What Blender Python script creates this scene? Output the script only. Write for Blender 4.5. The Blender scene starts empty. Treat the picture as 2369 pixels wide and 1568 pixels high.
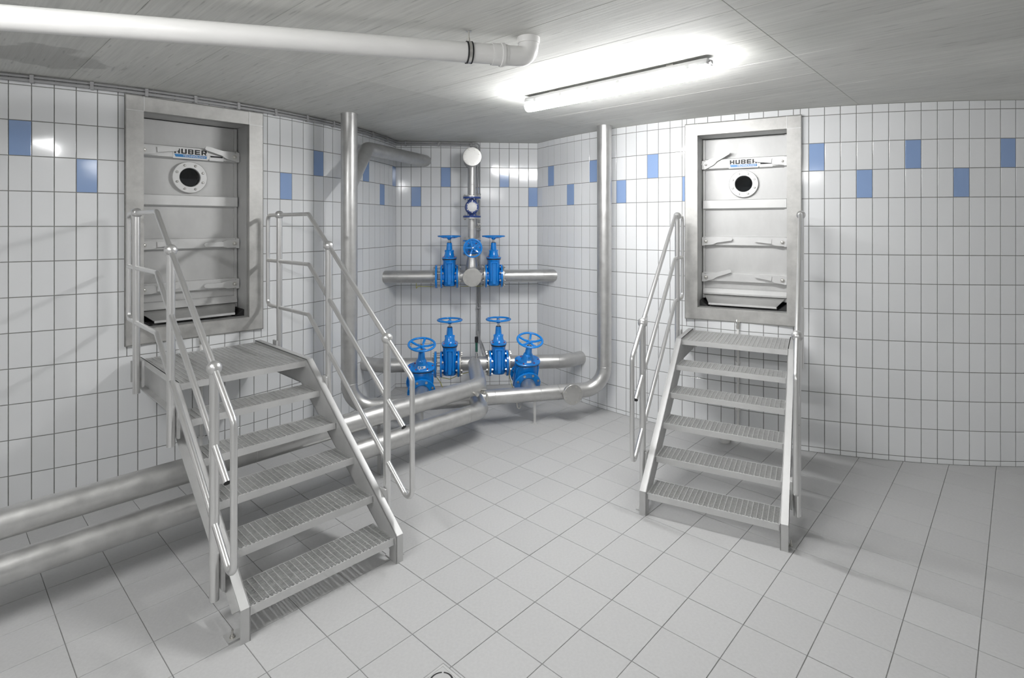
import bpy, math, random
from mathutils import Vector, Matrix
random.seed(7)
V = Vector
PI = math.pi
C = bpy.context.scene.collection
sc = bpy.context.scene

# ------------------------------------------------------------------ camera, world, exposure
FPX, CXP, HOR, EYE = 1269.0, 1184.5, 522.0, 2.05          # focal length, centre and horizon in photo pixels; eye height
cd = bpy.data.cameras.new('camera'); cam = bpy.data.objects.new('camera', cd); C.objects.link(cam)
cam.location = (0, 0, EYE); cam.rotation_euler = (PI/2, 0, 0)
cd.sensor_fit = 'HORIZONTAL'; cd.sensor_width = 36.0
cd.lens = 36.0*FPX/2369.0
cd.shift_x = 0.0; cd.shift_y = -(784.0-HOR)/2369.0
cd.clip_start = 0.05; cd.clip_end = 60
sc.camera = cam
w = bpy.data.worlds.new('world'); sc.world = w; w.use_nodes = True
w.node_tree.nodes['Background'].inputs[0].default_value = (0.8, 0.85, 0.9, 1)
w.node_tree.nodes['Background'].inputs[1].default_value = 0.05
sc.view_settings.view_transform = 'Standard'; sc.view_settings.look = 'None'
sc.view_settings.exposure = 0.08; sc.view_settings.gamma = 1.0
sc.view_settings.use_curve_mapping = False
sc.cycles.use_denoising = True
sc.cycles.use_adaptive_sampling = True; sc.cycles.adaptive_threshold = 0.06; sc.cycles.use_light_tree = False; sc.cycles.adaptive_min_samples = 16
sc.cycles.max_bounces = 8; sc.cycles.diffuse_bounces = 5; sc.cycles.glossy_bounces = 4
sc.cycles.sample_clamp_indirect = 6.0
LAMP_STRENGTH = 98.0            # the lamp in view
LAMP_STRENGTH_REAR = 85.0       # unseen rear lamp; a share of it drives the added fill lamp
CEIL = 3.12

# ------------------------------------------------------------------ materials
def new_mat(name, col, rough=0.5, metal=0.0, spec=0.5, noise=None, bump=None, coat=0.0, emit=None, jitter=0.0):
    m = bpy.data.materials.new(name); m.use_nodes = True
    nt = m.node_tree; b = nt.nodes['Principled BSDF']
    b.inputs['Base Color'].default_value = (*col, 1); b.inputs['Roughness'].default_value = rough
    b.inputs['Metallic'].default_value = metal; b.inputs['Specular IOR Level'].default_value = spec
    if coat: b.inputs['Coat Weight'].default_value = coat; b.inputs['Coat Roughness'].default_value = 0.08
    if emit: b.inputs['Emission Color'].default_value = (*emit[0], 1); b.inputs['Emission Strength'].default_value = emit[1]
    tc = nt.nodes.new('ShaderNodeTexCoord')
    last = None
    if noise:                                   # (scale vector, detail, amount, rough amount)
        sv, det, amt, ra = noise
        mp = nt.nodes.new('ShaderNodeMapping'); mp.inputs['Scale'].default_value = sv
        nt.links.new(tc.outputs['Object'], mp.inputs['Vector'])
        nz = nt.nodes.new('ShaderNodeTexNoise'); nz.inputs['Scale'].default_value = 1.0; nz.inputs['Detail'].default_value = det
        nz.inputs['Roughness'].default_value = 0.62
        nt.links.new(mp.outputs[0], nz.inputs['Vector'])
        rp = nt.nodes.new('ShaderNodeValToRGB')
        rp.color_ramp.elements[0].position = 0.3; rp.color_ramp.elements[1].position = 0.7
        rp.color_ramp.elements[0].color = tuple(max(0, c*(1-amt)) for c in col)+(1,)
        rp.color_ramp.elements[1].color = tuple(min(1, c*(1+amt)) for c in col)+(1,)
        nt.links.new(nz.outputs['Fac'], rp.inputs['Fac']); last = rp.outputs['Color']
        if ra:
            mr = nt.nodes.new('ShaderNodeMapRange')
            mr.inputs['From Min'].default_value = 0.3; mr.inputs['From Max'].default_value = 0.7
            mr.inputs['To Min'].default_value = rough-ra; mr.inputs['To Max'].default_value = rough+ra
            nt.links.new(nz.outputs['Fac'], mr.inputs['Value']); nt.links.new(mr.outputs[0], b.inputs['Roughness'])
    if jitter:                                  # each piece a little lighter or darker than the next
        oi = nt.nodes.new('ShaderNodeObjectInfo')
        mr = nt.nodes.new('ShaderNodeMapRange'); mr.inputs['To Min'].default_value = 1-jitter; mr.inputs['To Max'].default_value = 1+jitter
        nt.links.new(oi.outputs['Random'], mr.inputs['Value'])
        hs = nt.nodes.new('ShaderNodeHueSaturation')
        if last: nt.links.new(last, hs.inputs['Color'])
        else: hs.inputs['Color'].default_value = (*col, 1)
        nt.links.new(mr.outputs[0], hs.inputs['Value']); last = hs.outputs['Color']
    if last: nt.links.new(last, b.inputs['Base Color'])
    if bump:                                    # (scale vector, strength, distance)
        mp = nt.nodes.new('ShaderNodeMapping'); mp.inputs['Scale'].default_value = bump[0]
        nt.links.new(tc.outputs['Object'], mp.inputs['Vector'])
        nz = nt.nodes.new('ShaderNodeTexNoise'); nz.inputs['Scale'].default_value = 1.0; nz.inputs['Detail'].default_value = 4
        nt.links.new(mp.outputs[0], nz.inputs['Vector'])
        bp = nt.nodes.new('ShaderNodeBump'); bp.inputs['Strength'].default_value = bump[1]; bp.inputs['Distance'].default_value = bump[2]
        nt.links.new(nz.outputs['Fac'], bp.inputs['Height']); nt.links.new(bp.outputs[0], b.inputs['Normal'])
    return m

M = {}
M['tile'] = new_mat('white_glazed_tile', (0.80, 0.81, 0.82), 0.10, spec=0.5, bump=((5, 5, 5), 0.06, 0.01), jitter=0.025)
M['blue_tile'] = new_mat('blue_glazed_tile', (0.28, 0.40, 0.65), 0.10, spec=0.5, bump=((5, 5, 5), 0.06, 0.01), jitter=0.03)
M['grout'] = new_mat('grey_grout', (0.25, 0.25, 0.24), 0.9, noise=((20, 20, 20), 3, 0.15, 0))
M['floor_tile'] = new_mat('grey_floor_tile', (0.49, 0.49, 0.49), 0.5, spec=0.3, noise=((60, 60, 60), 4, 0.045, 0.05), jitter=0.02)
M['floor_grout'] = new_mat('floor_grout', (0.21, 0.21, 0.205), 0.9, noise=((9, 9, 9), 4, 0.3, 0))
M['plain_wall'] = new_mat('plain_white_wall', (0.78, 0.78, 0.78), 0.35, noise=((6, 6, 6), 3, 0.03, 0))
M['steel'] = new_mat('satin_stainless', (0.62, 0.618, 0.61), 0.36, 0.85, noise=((14, 14, 3), 4, 0.05, 0.05))
M['rail'] = new_mat('brushed_rail_steel', (0.76, 0.757, 0.75), 0.30, 0.9)
M['sheet'] = new_mat('pickled_steel_sheet', (0.55, 0.55, 0.545), 0.5, 0.4, noise=((7, 7, 4), 5, 0.06, 0.06))
M['frame_steel'] = new_mat('mottled_frame_steel', (0.50, 0.495, 0.48), 0.5, 0.6, noise=((9, 9, 9), 6, 0.16, 0.08))
M['bar'] = new_mat('bright_bar_steel', (0.64, 0.64, 0.635), 0.46, 0.45, noise=((9, 9, 9), 4, 0.04, 0.05))
M['pipe'] = new_mat('pickled_pipe_steel', (0.56, 0.558, 0.55), 0.38, 0.8, noise=((11, 11, 11), 6, 0.09, 0.07))
M['galv'] = new_mat('grating_steel', (0.66, 0.66, 0.655), 0.42, 0.6, noise=((40, 40, 40), 2, 0.08, 0.06))
M['bolt'] = new_mat('bolt_steel', (0.62, 0.61, 0.58), 0.3, 0.9)
M['turned'] = new_mat('turned_flange_steel', (0.56, 0.555, 0.54), 0.33, 0.85, noise=((6, 6, 6), 3, 0.06, 0.04))
M['blue'] = new_mat('blue_valve_enamel', (0.002, 0.225, 0.70), 0.22, spec=0.5, coat=0.5, noise=((8, 8, 8), 3, 0.06, 0))
M['navy'] = new_mat('navy_enamel', (0.012, 0.05, 0.25), 0.25, spec=0.5, coat=0.4)
M['rubber'] = new_mat('black_rubber', (0.015, 0.015, 0.016), 0.6)
M['dark'] = new_mat('dark_void', (0.012, 0.012, 0.014), 0.8)
M['ink'] = new_mat('black_print', (0.012, 0.012, 0.014), 0.5)
M['sign_white'] = new_mat('white_sign_film', (0.82, 0.82, 0.82), 0.35)
M['sign_blue'] = new_mat('blue_sign_film', (0.03, 0.24, 0.58), 0.35)
M['pvc'] = new_mat('white_plastic_pipe', (0.78, 0.775, 0.76), 0.35, noise=((3, 3, 9), 4, 0.04, 0.03))
M['plastic'] = new_mat('white_lamp_plastic', (0.75, 0.75, 0.75), 0.4)
M['conduit'] = new_mat('grey_conduit_plastic', (0.33, 0.33, 0.335), 0.45)
M['yellow'] = new_mat('yellow_green_wire', (0.42, 0.40, 0.05), 0.5)
M['green'] = new_mat('dark_green_glass', (0.03, 0.11, 0.08), 0.2)
M['red'] = new_mat('red_cap', (0.30, 0.02, 0.03), 0.4)
M['glow'] = new_mat('lit_diffuser', (0.9, 0.9, 0.9), 0.4, emit=((1.0, 1.0, 1.0), LAMP_STRENGTH))
M['glow_fill'] = new_mat('fill_diffuser', (0.9, 0.9, 0.9), 0.4, emit=((1.0, 1.0, 1.0), LAMP_STRENGTH_REAR*0.45))  # emission of the added fill lamp
M['glow_rear'] = new_mat('lit_diffuser_rear', (0.9, 0.9, 0.9), 0.4, emit=((1.0, 1.0, 1.0), LAMP_STRENGTH_REAR))
gm = bpy.data.materials.new('dark_glass'); gm.use_nodes = True
gb = gm.node_tree.nodes['Principled BSDF']; gb.inputs['Base Color'].default_value = (0.6, 0.65, 0.7, 1)
gb.inputs['Transmission Weight'].default_value = 1.0; gb.inputs['Roughness'].default_value = 0.02; M['glass'] = gm

def concrete_mat():
    m = bpy.data.materials.new('board_marked_concrete'); m.use_nodes = True
    nt = m.node_tree; b = nt.nodes['Principled BSDF']; N = nt.nodes.new; L = nt.links.new
    b.inputs['Roughness'].default_value = 0.75; b.inputs['Specular IOR Level'].default_value = 0.25
    g = N('ShaderNodeNewGeometry')
    mp = N('ShaderNodeMapping'); mp.vector_type = 'TEXTURE'; mp.inputs['Rotation'].default_value = (0, 0, math.radians(137.2))
    L(g.outputs['Position'], mp.inputs['Vector'])
    def nz(sv, det, rough=0.6):
        s = N('ShaderNodeMapping'); s.inputs['Scale'].default_value = sv; L(mp.outputs[0], s.inputs['Vector'])
        n = N('ShaderNodeTexNoise'); n.inputs['Scale'].default_value = 1; n.inputs['Detail'].default_value = det
        n.inputs['Roughness'].default_value = rough; L(s.outputs[0], n.inputs['Vector']); return n.outputs['Fac']
    def ramp(f, a, c0, bb, c1):
        r = N('ShaderNodeValToRGB'); r.color_ramp.elements[0].position = a; r.color_ramp.elements[1].position = bb
        r.color_ramp.elements[0].color = (c0, c0, c0*0.985, 1); r.color_ramp.elements[1].color = (c1, c1, c1*0.985, 1)
        L(f, r.inputs['Fac']); return r.outputs['Color']
    def mul(a, c):
        x = N('ShaderNodeMix'); x.data_type = 'RGBA'; x.blend_type = 'MULTIPLY'; x.inputs[0].default_value = 1
        L(a, x.inputs[6]); L(c, x.inputs[7]); return x.outputs[2]
    grain = nz((2.2, 60, 30), 5)
    big = nz((0.9, 1.6, 1), 4)
    streak = nz((5, 45, 10), 2, 0.4)
    base = ramp(grain, 0.3, 0.63, 0.7, 0.75)
    col = mul(base, ramp(big, 0.3, 0.88, 0.7, 1.0))
    col = mul(col, ramp(streak, 0.27, 0.80, 0.35, 1.0))
    oi = N('ShaderNodeObjectInfo'); mr = N('ShaderNodeMapRange'); mr.inputs['To Min'].default_value = 0.95; mr.inputs['To Max'].default_value = 1.05
    L(oi.outputs['Random'], mr.inputs['Value'])
    hs = N('ShaderNodeHueSaturation'); L(col, hs.inputs['Color']); L(mr.outputs[0], hs.inputs['Value'])
    # one damp stain near the left-hand wall
    ds = N('ShaderNodeVectorMath'); ds.operation = 'DISTANCE'; ds.inputs[1].default_value = (-2.98, 3.48, CEIL)
    dn = N('ShaderNodeTexNoise'); dn.inputs['Scale'].default_value = 5; dn.inputs['Detail'].default_value = 3; L(g.outputs['Position'], dn.inputs['Vector'])
    ad = N('ShaderNodeVectorMath'); ad.operation = 'ADD'; L(g.outputs['Position'], ad.inputs[0])
    sb = N('ShaderNodeVectorMath'); sb.operation = 'SCALE'; sb.inputs['Scale'].default_value = 0.5
    L(dn.outputs['Color'], sb.inputs[0]); L(sb.outputs[0], ad.inputs[1])
    of = N('ShaderNodeVectorMath'); of.operation = 'SUBTRACT'; of.inputs[1].default_value = (0.25, 0.25, 0.25)
    L(ad.outputs[0], of.inputs[0]); L(of.outputs[0], ds.inputs[0])
    rs = N('ShaderNodeMapRange'); rs.inputs['From Min'].default_value = 0.26; rs.inputs['From Max'].default_value = 0.31
    rs.inputs['To Min'].default_value = 0.78; rs.inputs['To Max'].default_value = 1.0; L(ds.outputs['Value'], rs.inputs['Value'])
    fx = N('ShaderNodeMix'); fx.data_type = 'RGBA'; fx.blend_type = 'MULTIPLY'; fx.inputs[0].default_value = 1
    L(hs.outputs[0], fx.inputs[6]); L(rs.outputs[0], fx.inputs[7])
    L(fx.outputs[2], b.inputs['Base Color'])
    bp = N('ShaderNodeBump'); bp.inputs['Strength'].default_value = 0.25; bp.inputs['Distance'].default_value = 0.004
    L(grain, bp.inputs['Height']); L(bp.outputs[0], b.inputs['Normal'])
    return m
M['concrete'] = concrete_mat()

# ------------------------------------------------------------------ mesh helpers
def ortho(d):
    d = V(d).normalized()
    a = V((0, 0, 1)) if abs(d.z) < 0.9 else V((1, 0, 0))
    u = a.cross(d).normalized(); return u, d.cross(u).normalized()

class MB:
    def __init__(s): s.v = []; s.f = []
    def add(s, vs, fs):
        o = len(s.v); s.v += [tuple(p) for p in vs]; s.f += [tuple(i+o for i in f) for f in fs]; return s
    def box(s, c, d, R=None, bev=0.0):
        hx, hy, hz = d[0]/2, d[1]/2, d[2]/2
        if bev:
            b = bev; P = []
            for z, q in ((-hz, 1), (-hz+b, 0), (hz-b, 0), (hz, 1)):
                ax, ay = (hx-b, hy-b) if q else (hx, hy)
                P += [(-ax, -ay, z), (ax, -ay, z), (ax, ay, z), (-ax, ay, z)]
            F = [(3, 2, 1, 0), (12, 13, 14, 15)]
            for k in range(3):
                for i in range(4): F.append((4*k+i, 4*k+(i+1) % 4, 4*k+4+(i+1) % 4, 4*k+4+i))
        else:
            P = [(-hx, -hy, -hz), (hx, -hy, -hz), (hx, hy, -hz), (-hx, hy, -hz), (-hx, -hy, hz), (hx, -hy, hz), (hx, hy, hz), (-hx, hy, hz)]
            F = [(3, 2, 1, 0), (4, 5, 6, 7), (0, 1, 5, 4), (1, 2, 6, 5), (2, 3, 7, 6), (3, 0, 4, 7)]
        P = [V(p) for p in P]
        if R is not None: P = [R @ p for p in P]
        return s.add([p+V(c) for p in P], F)
    def rings(s, rings, cap=(True, True), closed=False):
        n = len(rings[0]); o = len(s.v)
        for r in rings: s.v += [tuple(p) for p in r]
        m = len(rings)
        for k in range(m if closed else m-1):
            a, b = o+k*n, o+((k+1) % m)*n
            for i in range(n): s.f.append((a+i, a+(i+1) % n, b+(i+1) % n, b+i))
        if not closed:
            if cap[0]: s.f.append(tuple(o+i for i in reversed(range(n))))
            if cap[1]: s.f.append(tuple(o+(m-1)*n+i for i in range(n)))
        return s
    def lathe(s, o, ax, prof, n=24, cap=(True, True)):
        o = V(o); ax = V(ax).normalized(); u, v = ortho(ax)
        R = []
        for t, r in prof:
            R.append([o+ax*t+(u*math.cos(2*PI*i/n)+v*math.sin(2*PI*i/n))*r for i in range(n)])
        return s.rings(R, cap)
    def cyl(s, p0, p1, r, n=20, r1=None, cap=(True, True)):
        p0, p1 = V(p0), V(p1); L = (p1-p0).length
        return s.lathe(p0, p1-p0, [(0, r), (L, r if r1 is None else r1)], n, cap)
    def tube(s, pts, r, n=12, cap=(True, True)):
        pts = [V(p) for p in pts]; R = []
        t = (pts[1]-pts[0]).normalized(); u, v = ortho(t)
        for i, p in enumerate(pts):
            if i == 0: t2 = (pts[1]-p).normalized()
            elif i == len(pts)-1: t2 = (p-pts[i-1]).normalized()
            else: t2 = ((p-pts[i-1]).normalized()+(pts[i+1]-p).normalized()).normalized()
            u = (u-t2*u.dot(t2)).normalized(); v = t2.cross(u)
            k = 1.0
            R.append([p+(u*math.cos(2*PI*j/n)+v*math.sin(2*PI*j/n))*r*k for j in range(n)])
        return s.rings(R, cap)
    def sphere(s, c, r, n=20, m=12):
        return s.lathe(V(c)-V((0, 0, r)), (0, 0, 1), [(r-r*math.cos(PI*k/m), max(1e-4, r*math.sin(PI*k/m))) for k in range(m+1)], n)
    def torus(s, c, ax, R, r, n=40, m=10, sq=1.0):
        c = V(c); ax = V(ax).normalized(); u, v = ortho(ax); RR = []
        for i in range(n):
            d = u*math.cos(2*PI*i/n)+v*math.sin(2*PI*i/n)
            RR.append([c+d*(R+r*math.cos(2*PI*j/m))+ax*r*sq*math.sin(2*PI*j/m) for j in range(m)])
        return s.rings(RR, closed=True)
    def prism(s, poly, o, u, v, w):                 # polygon in the (u, v) plane, pushed along w
        o, u, v, w = V(o), V(u), V(v), V(w)
        A = [o+u*p[0]+v*p[1] for p in poly]; B = [p+w for p in A]; n = len(poly)
        F = [tuple(reversed(range(n))), tuple(range(n, 2*n))]+[(i, (i+1) % n, n+(i+1) % n, n+i) for i in range(n)]
        return s.add(A+B, F)
    def mesh(s, name, m, smooth=True, ang=35, recalc=True):
        me = bpy.data.meshes.new(name); me.from_pydata(s.v, [], s.f); me.validate()
        if m: me.materials.append(m)
        if recalc:
            import bmesh
            bm = bmesh.new(); bm.from_mesh(me); bmesh.ops.recalc_face_normals(bm, faces=bm.faces); bm.to_mesh(me); bm.free()
        if smooth:
            me.shade_smooth()
            me.set_sharp_from_angle(angle=math.radians(ang))
        me.update(); return me
    def build(s, name, m, parent=None, smooth=True, ang=35, kind=None, label=None, recalc=True):
        o = bpy.data.objects.new(name, s.mesh(name, m, smooth, ang, recalc)); C.objects.link(o)
        if parent: o.parent = parent
        if kind: o['kind'] = kind
        if label: o['label'] = label
        return o

def fillet(pts, r, n=6):
    pts = [V(p) for p in pts]; out = [pts[0]]
    for i in range(1, len(pts)-1):
        p = pts[i]; a = (pts[i-1]-p); b = (pts[i+1]-p); la, lb = a.length, b.length; a.normalize(); b.normalize()
        th = a.angle(b)
        if abs(th-PI) < 1e-3: out.append(p); continue
        d = min(r/math.tan(th/2), la*0.49, lb*0.49); rr = d*math.tan(th/2)
        c = p+(a+b).normalized()*(rr/math.sin(th/2))
        s, e = p+a*d-c, p+b*d-c; om = s.angle(e)
        for k in range(n+1):
            t = k/n; out.append(c+(s*math.sin((1-t)*om)+e*math.sin(t*om))/math.sin(om))
    out.append(pts[-1]); return out

def tag(o, label, cat, group=None):
    o['label'] = label; o['category'] = cat
    if group: o['group'] = group
    return o
def empty(name, loc, label, cat, rz=0.0, group=None):
    o = bpy.data.objects.new(name, None); C.objects.link(o); o.location = loc; o.rotation_euler = (0, 0, rz)
    o.empty_display_size = 0.1
    return tag(o, label, cat, group)
def dup(root, parent=None):
    c = root.copy(); C.objects.link(c); c.parent = parent
    for ch in root.children: dup(ch, c)
    return c
def structure(o): o['kind'] = 'structure'; return o
def proj(p):
    return CXP+FPX*p[0]/p[1], HOR-FPX*(p[2]-EYE)/p[1]

# ------------------------------------------------------------------ where the two round tanks and the two stairs stand
TL, RL, OL = V((-5.4853, 7.3657)), 4.0298, -34.293          # left tank: centre, radius, column offset
TR, RR_, OR = V((4.3909, 9.2516)), 4.5866, -97.494          # right tank
TW = 0.125
ST = {}
for side, F, tank, R in (('left', V((-0.996, 3.017)), TL, RL), ('right', V((1.32, 3.67)), TR, RR_)):
    d = tank-F; L = d.length; A = d/L
    ST[side] = dict(F=F, A=A, R=V((A.y, -A.x)), wall=L-R, rz=-math.atan2(A.x, A.y), tank=tank, rad=R)
ROW0 = 0.045
def row_edges():
    e = [0.0, ROW0]
    while e[-1]+0.25 < CEIL-0.01: e.append(e[-1]+0.25)
    return e+[CEIL]
ROWS = row_edges()
HZ0, HZ1, HW = 1.13, 3.055, 0.51                           # hatch frame: bottom, top, half width
CUT = (HZ0+0.004, HZ1-0.004, HW-0.004)

# ------------------------------------------------------------------ tiled walls
def tile_mesh(w, h, mat, name='tile'):
    g = 0.0030; b = 0.0014; t = 0.0030
    x, z = w/2-g, h/2-g
    P = [(-x, 0.001, -z), (x, 0.001, -z), (x, 0.001, z), (-x, 0.001, z),
         (-x, -t+0.001, -z), (x, -t+0.001, -z), (x, -t+0.001, z), (-x, -t+0.001, z),
         (-x+b, -t, -z+b), (x-b, -t, -z+b), (x-b, -t, z-b), (-x+b, -t, z-b)]
    F = [(8, 9, 10, 11)]
    for k in (0, 4):
        for i in range(4): F.append((k+i, k+(i+1) % 4, k+4+(i+1) % 4, k+4+i))
    m = MB(); m.add(P, F); return m.mesh(name, mat, smooth=False)
_tm = {}
def get_tile(w, h, mk):
    k = (round(w, 4), round(h, 4), mk)
    if k not in _tm: _tm[k] = tile_mesh(w, h, M[mk])
    return _tm[k]

def lay_tiles(parent, pieces, limit=300):
    """pieces: (centre, outward normal angle rz, width, height, material). The largest ones in view are objects, the rest one stuff mesh."""
    sc_ = []
    for p in pieces:
        c = p[0]
        if c.y > 0.5:
            u, v = proj(c); on = -40 < u < 2409 and -40 < v < 1608
        else: on = False
        sc_.append((-(p[2]*p[3]/(c.y*c.y) if on else 0), p))
    sc_.sort(key=lambda q: q[0])
    rest = MB(); restb = MB()
    for i, (a, (c, rz, w, h, mk)) in enumerate(sc_):
        R = Matrix.Rotation(rz+random.gauss(0, 0.0025), 4, 'Z') @ Matrix.Rotation(random.gauss(0, 0.0022), 4, 'X')
        if i < limit and a < 0:
            o = bpy.data.objects.new('tile', get_tile(w, h, mk)); C.objects.link(o)
            o.parent = parent; o.matrix_local = Matrix.Translation(c) @ R
            if mk == 'blue_tile': o['label'] = 'blue glazed tile'
        else:
            me = get_tile(w, h, mk); T = Matrix.Translation(c) @ R
            (restb if mk == 'blue_tile' else rest).add([T @ v.co for v in me.vertices], [tuple(f.vertices) for f in me.polygons])
    if rest.v: rest.build('tile_field', M['tile'], parent, smooth=False, kind='stuff')
    if restb.v: restb.build('blue_tile_field', M['blue_tile'], parent, smooth=False, kind='stuff', label='blue glazed tiles')

def curved_wall(name, side, tank, R, off, i0, i1, last, up, down, corner_cut):
    st = ST[side]
    ang = lambda i: (i+off)*TW/R
    ah = math.atan2(-st['A'].y, -st['A'].x)                 # where the hatch sits on the tank
    ih = ah*R/TW-off; hw = CUT[2]/TW
    rect = (ih-hw, ih+hw, CUT[0], CUT[1])
    cols = [float(i) for i in range(i0, i1+1)]
    if last > i1: cols.append(last)
    # grout shell with the hatch opening left out
    xs = sorted(set(cols+[rect[0], rect[1]])); zs = sorted(set(ROWS+[rect[2], rect[3]]))
    m = MB(); n = len(zs); idx = {}
    for a, x in enumerate(xs):
        for b, z in enumerate(zs):
            t = ang(x); m.v.append((tank.x+R*math.cos(t), tank.y+R*math.sin(t), z))
    for a in range(len(xs)-1):
        for b in range(n-1):
            cx, cz = (xs[a]+xs[a+1])/2, (zs[b]+zs[b+1])/2
            if rect[0] < cx < rect[1] and rect[2] < cz < rect[3]: continue
            m.f.append((a*n+b, (a+1)*n+b, (a+1)*n+b+1, a*n+b+1))
    wall = structure(m.build(name, M['grout'], smooth=False, recalc=False))
    sol = wall.modifiers.new('solid', 'SOLIDIFY'); sol.thickness = 0.12; sol.offset = -1
    P = []
    for a in range(len(cols)-1):
        for b in range(len(ROWS)-1):
            x0, x1, z0, z1 = cols[a], cols[a+1], ROWS[b], ROWS[b+1]
            k = b-1
            mk = 'tile'; ci = int(math.floor(x0+1e-6))
            if k == 10 and ci % 6 == up: mk = 'blue_tile'
            if k == 9 and ci % 6 == down: mk = 'blue_tile'
            parts = [(x0, x1, z0, z1)]
            if x1 > rect[0] and x0 < rect[1] and z1 > rect[2] and z0 < rect[3]:
                parts = []
                xa, xb = max(x0, rect[0]), min(x1, rect[1])
                if x0 < rect[0]: parts.append((x0, rect[0], z0, z1))
                if x1 > rect[1]: parts.append((rect[1], x1, z0, z1))
                if z0 < rect[2]: parts.append((xa, xb, z0, rect[2]))
                if z1 > rect[3]: parts.append((xa, xb, rect[3], z1))
            for (p0, p1, q0, q1) in parts:
                if p1-p0 < 0.06 or q1-q0 < 0.008: continue
                t = ang((p0+p1)/2); c = V((tank.x+R*math.cos(t), tank.y+R*math.sin(t), (q0+q1)/2))
                P.append((c, t+PI/2, (p1-p0)*TW, q1-q0, mk))
    lay_tiles(wall, P)
    return wall

wall_right = curved_wall('wall_right', 'right', TR, RR_, OR, 0, 52, 0, 2, 5, None)
wall_left = curved_wall('wall_left', 'left', TL, RL, OL, -8, 31, 0, 0, 3, None)

# flat wall at the far end of the recess
aL = (31+OL)*TW/RL; aR = OR*TW/RR_
BL = V((TL.x+RL*math.cos(aL), TL.y+RL*math.sin(aL))); BR = V((TR.x+RR_*math.cos(aR), TR.y+RR_*math.sin(aR)))
EB = (BR-BL).normalized(); NB = V((EB.y, -EB.x)); LB = (BR-BL).length
mb = MB()
P4 = [BL, BR, BR-NB*0.12, BL-NB*0.12]
mb.add([(p.x, p.y, z) for z in (0, CEIL) for p in P4], [(0, 1, 5, 4), (1, 2, 6, 5), (2, 3, 7, 6), (3, 0, 4, 7), (0, 3, 2, 1), (4, 5, 6, 7)])
wall_back = structure(mb.build('wall_back', M['grout'], smooth=False))
edges = [0.0, 0.07]
while edges[-1]+TW < LB-0.02: edges.append(edges[-1]+TW)
edges.append(LB)
P = []
for a in range(len(edges)-1):
    for b in range(len(ROWS)-1):
        k, t = b-1, a-1
        mk = 'blue_tile' if (k == 10 and t % 6 == 4 and t > 0) or (k == 9 and t % 6 == 1 and t > 0) else 'tile'
        c = BL+EB*((edges[a]+edges[a+1])/2)
        P.append((V((c.x, c.y, (ROWS[b]+ROWS[b+1])/2)), math.atan2(EB.y, EB.x), edges[a+1]-edges[a], ROWS[b+1]-ROWS[b], mk))
lay_tiles(wall_back, P)

# the walls behind the viewpoint that close the room
XL, XR, YN = -5.2, 5.0, -3.2
for nm, c, d in (('wall_near', (0, YN-0.06, CEIL/2), (XR-XL, 0.12, CEIL)), ('wall_far_left', (XL-0.06, 0.1, CEIL/2), (0.12, 6.6, CEIL)),
                 ('wall_far_right', (XR+0.06, 0.75, CEIL/2), (0.12, 7.9, CEIL))):
    structure(MB().box(c, d).build(nm, M['plain_wall'], smooth=False))

# ------------------------------------------------------------------ floor and ceiling
TH, TP = 0.7467, 0.29896*1.0
FX0, FY0, FT = -0.0780*1.0, 2.771, 0.29896
UI = V((math.cos(TH), -math.sin(TH))); UJ = V((math.sin(TH), math.cos(TH)))
def in_room(p, mg=0.0):
    return XL-mg < p.x < XR+mg and YN-mg < p.y < 7.3+mg and (p-TL).length > RL-mg and (p-TR).length > RR_-mg
floor = structure(MB().box((0, 2.2, -0.063), (12, 11.2, 0.12)).build('floor', M['floor_grout'], smooth=False))
g, bv = 0.0017, 0.0012
x = FT/2-g
ftm = MB(); ftm.add([(-x, -x, -0.004), (x, -x, -0.004), (x, x, -0.004), (-x, x, -0.004), (-x, -x, -bv), (x, -x, -bv), (x, x, -bv), (-x, x, -bv),
                     (-x+bv, -x+bv, 0), (x-bv, -x+bv, 0), (x-bv, x-bv, 0), (-x+bv, x-bv, 0)],
                    [(8, 9, 10, 11)]+[(k+i, k+(i+1) % 4, k+4+(i+1) % 4, k+4+i) for k in (0, 4) for i in range(4)])
ftile = ftm.mesh('tile', M['floor_tile'], smooth=False)
cand = []
for i in range(-40, 41):
    for j in range(-40, 41):
        c = V((FX0, FY0))+UI*(i+0.5)*FT+UJ*(j+0.5)*FT
        if not in_room(c, 0.215): continue
        on = False
        if c.y > 1.5:
            u, v = proj((c.x, c.y, 0)); on = -90 < u < 2460 and v < 1680
        cand.append((c.y if on else 99, c))
cand.sort(key=lambda q: q[0])
DR = V((-0.322, 2.567)); DS = 0.15                            # floor drain: its far corner and its side
drain_c = DR+UI*DS/2-UJ*DS/2
rest = MB(); n = 0
for d, c in cand:
    T = Matrix.Translation((c.x, c.y, random.uniform(-0.0006, 0.0004))) @ Matrix.Rotation(PI/2-TH-PI/2, 4, 'Z')
    if d < 99 and n < 300:
        o = bpy.data.objects.new('tile', ftile); C.objects.link(o); o.parent = floor; o.matrix_local = T; n += 1
    else:
        rest.add([T @ v.co for v in ftile.vertices], [tuple(f.vertices) for f in ftile.polygons])
rest.build('tile_field', M['floor_tile'], floor, smooth=False, kind='stuff')

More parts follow.
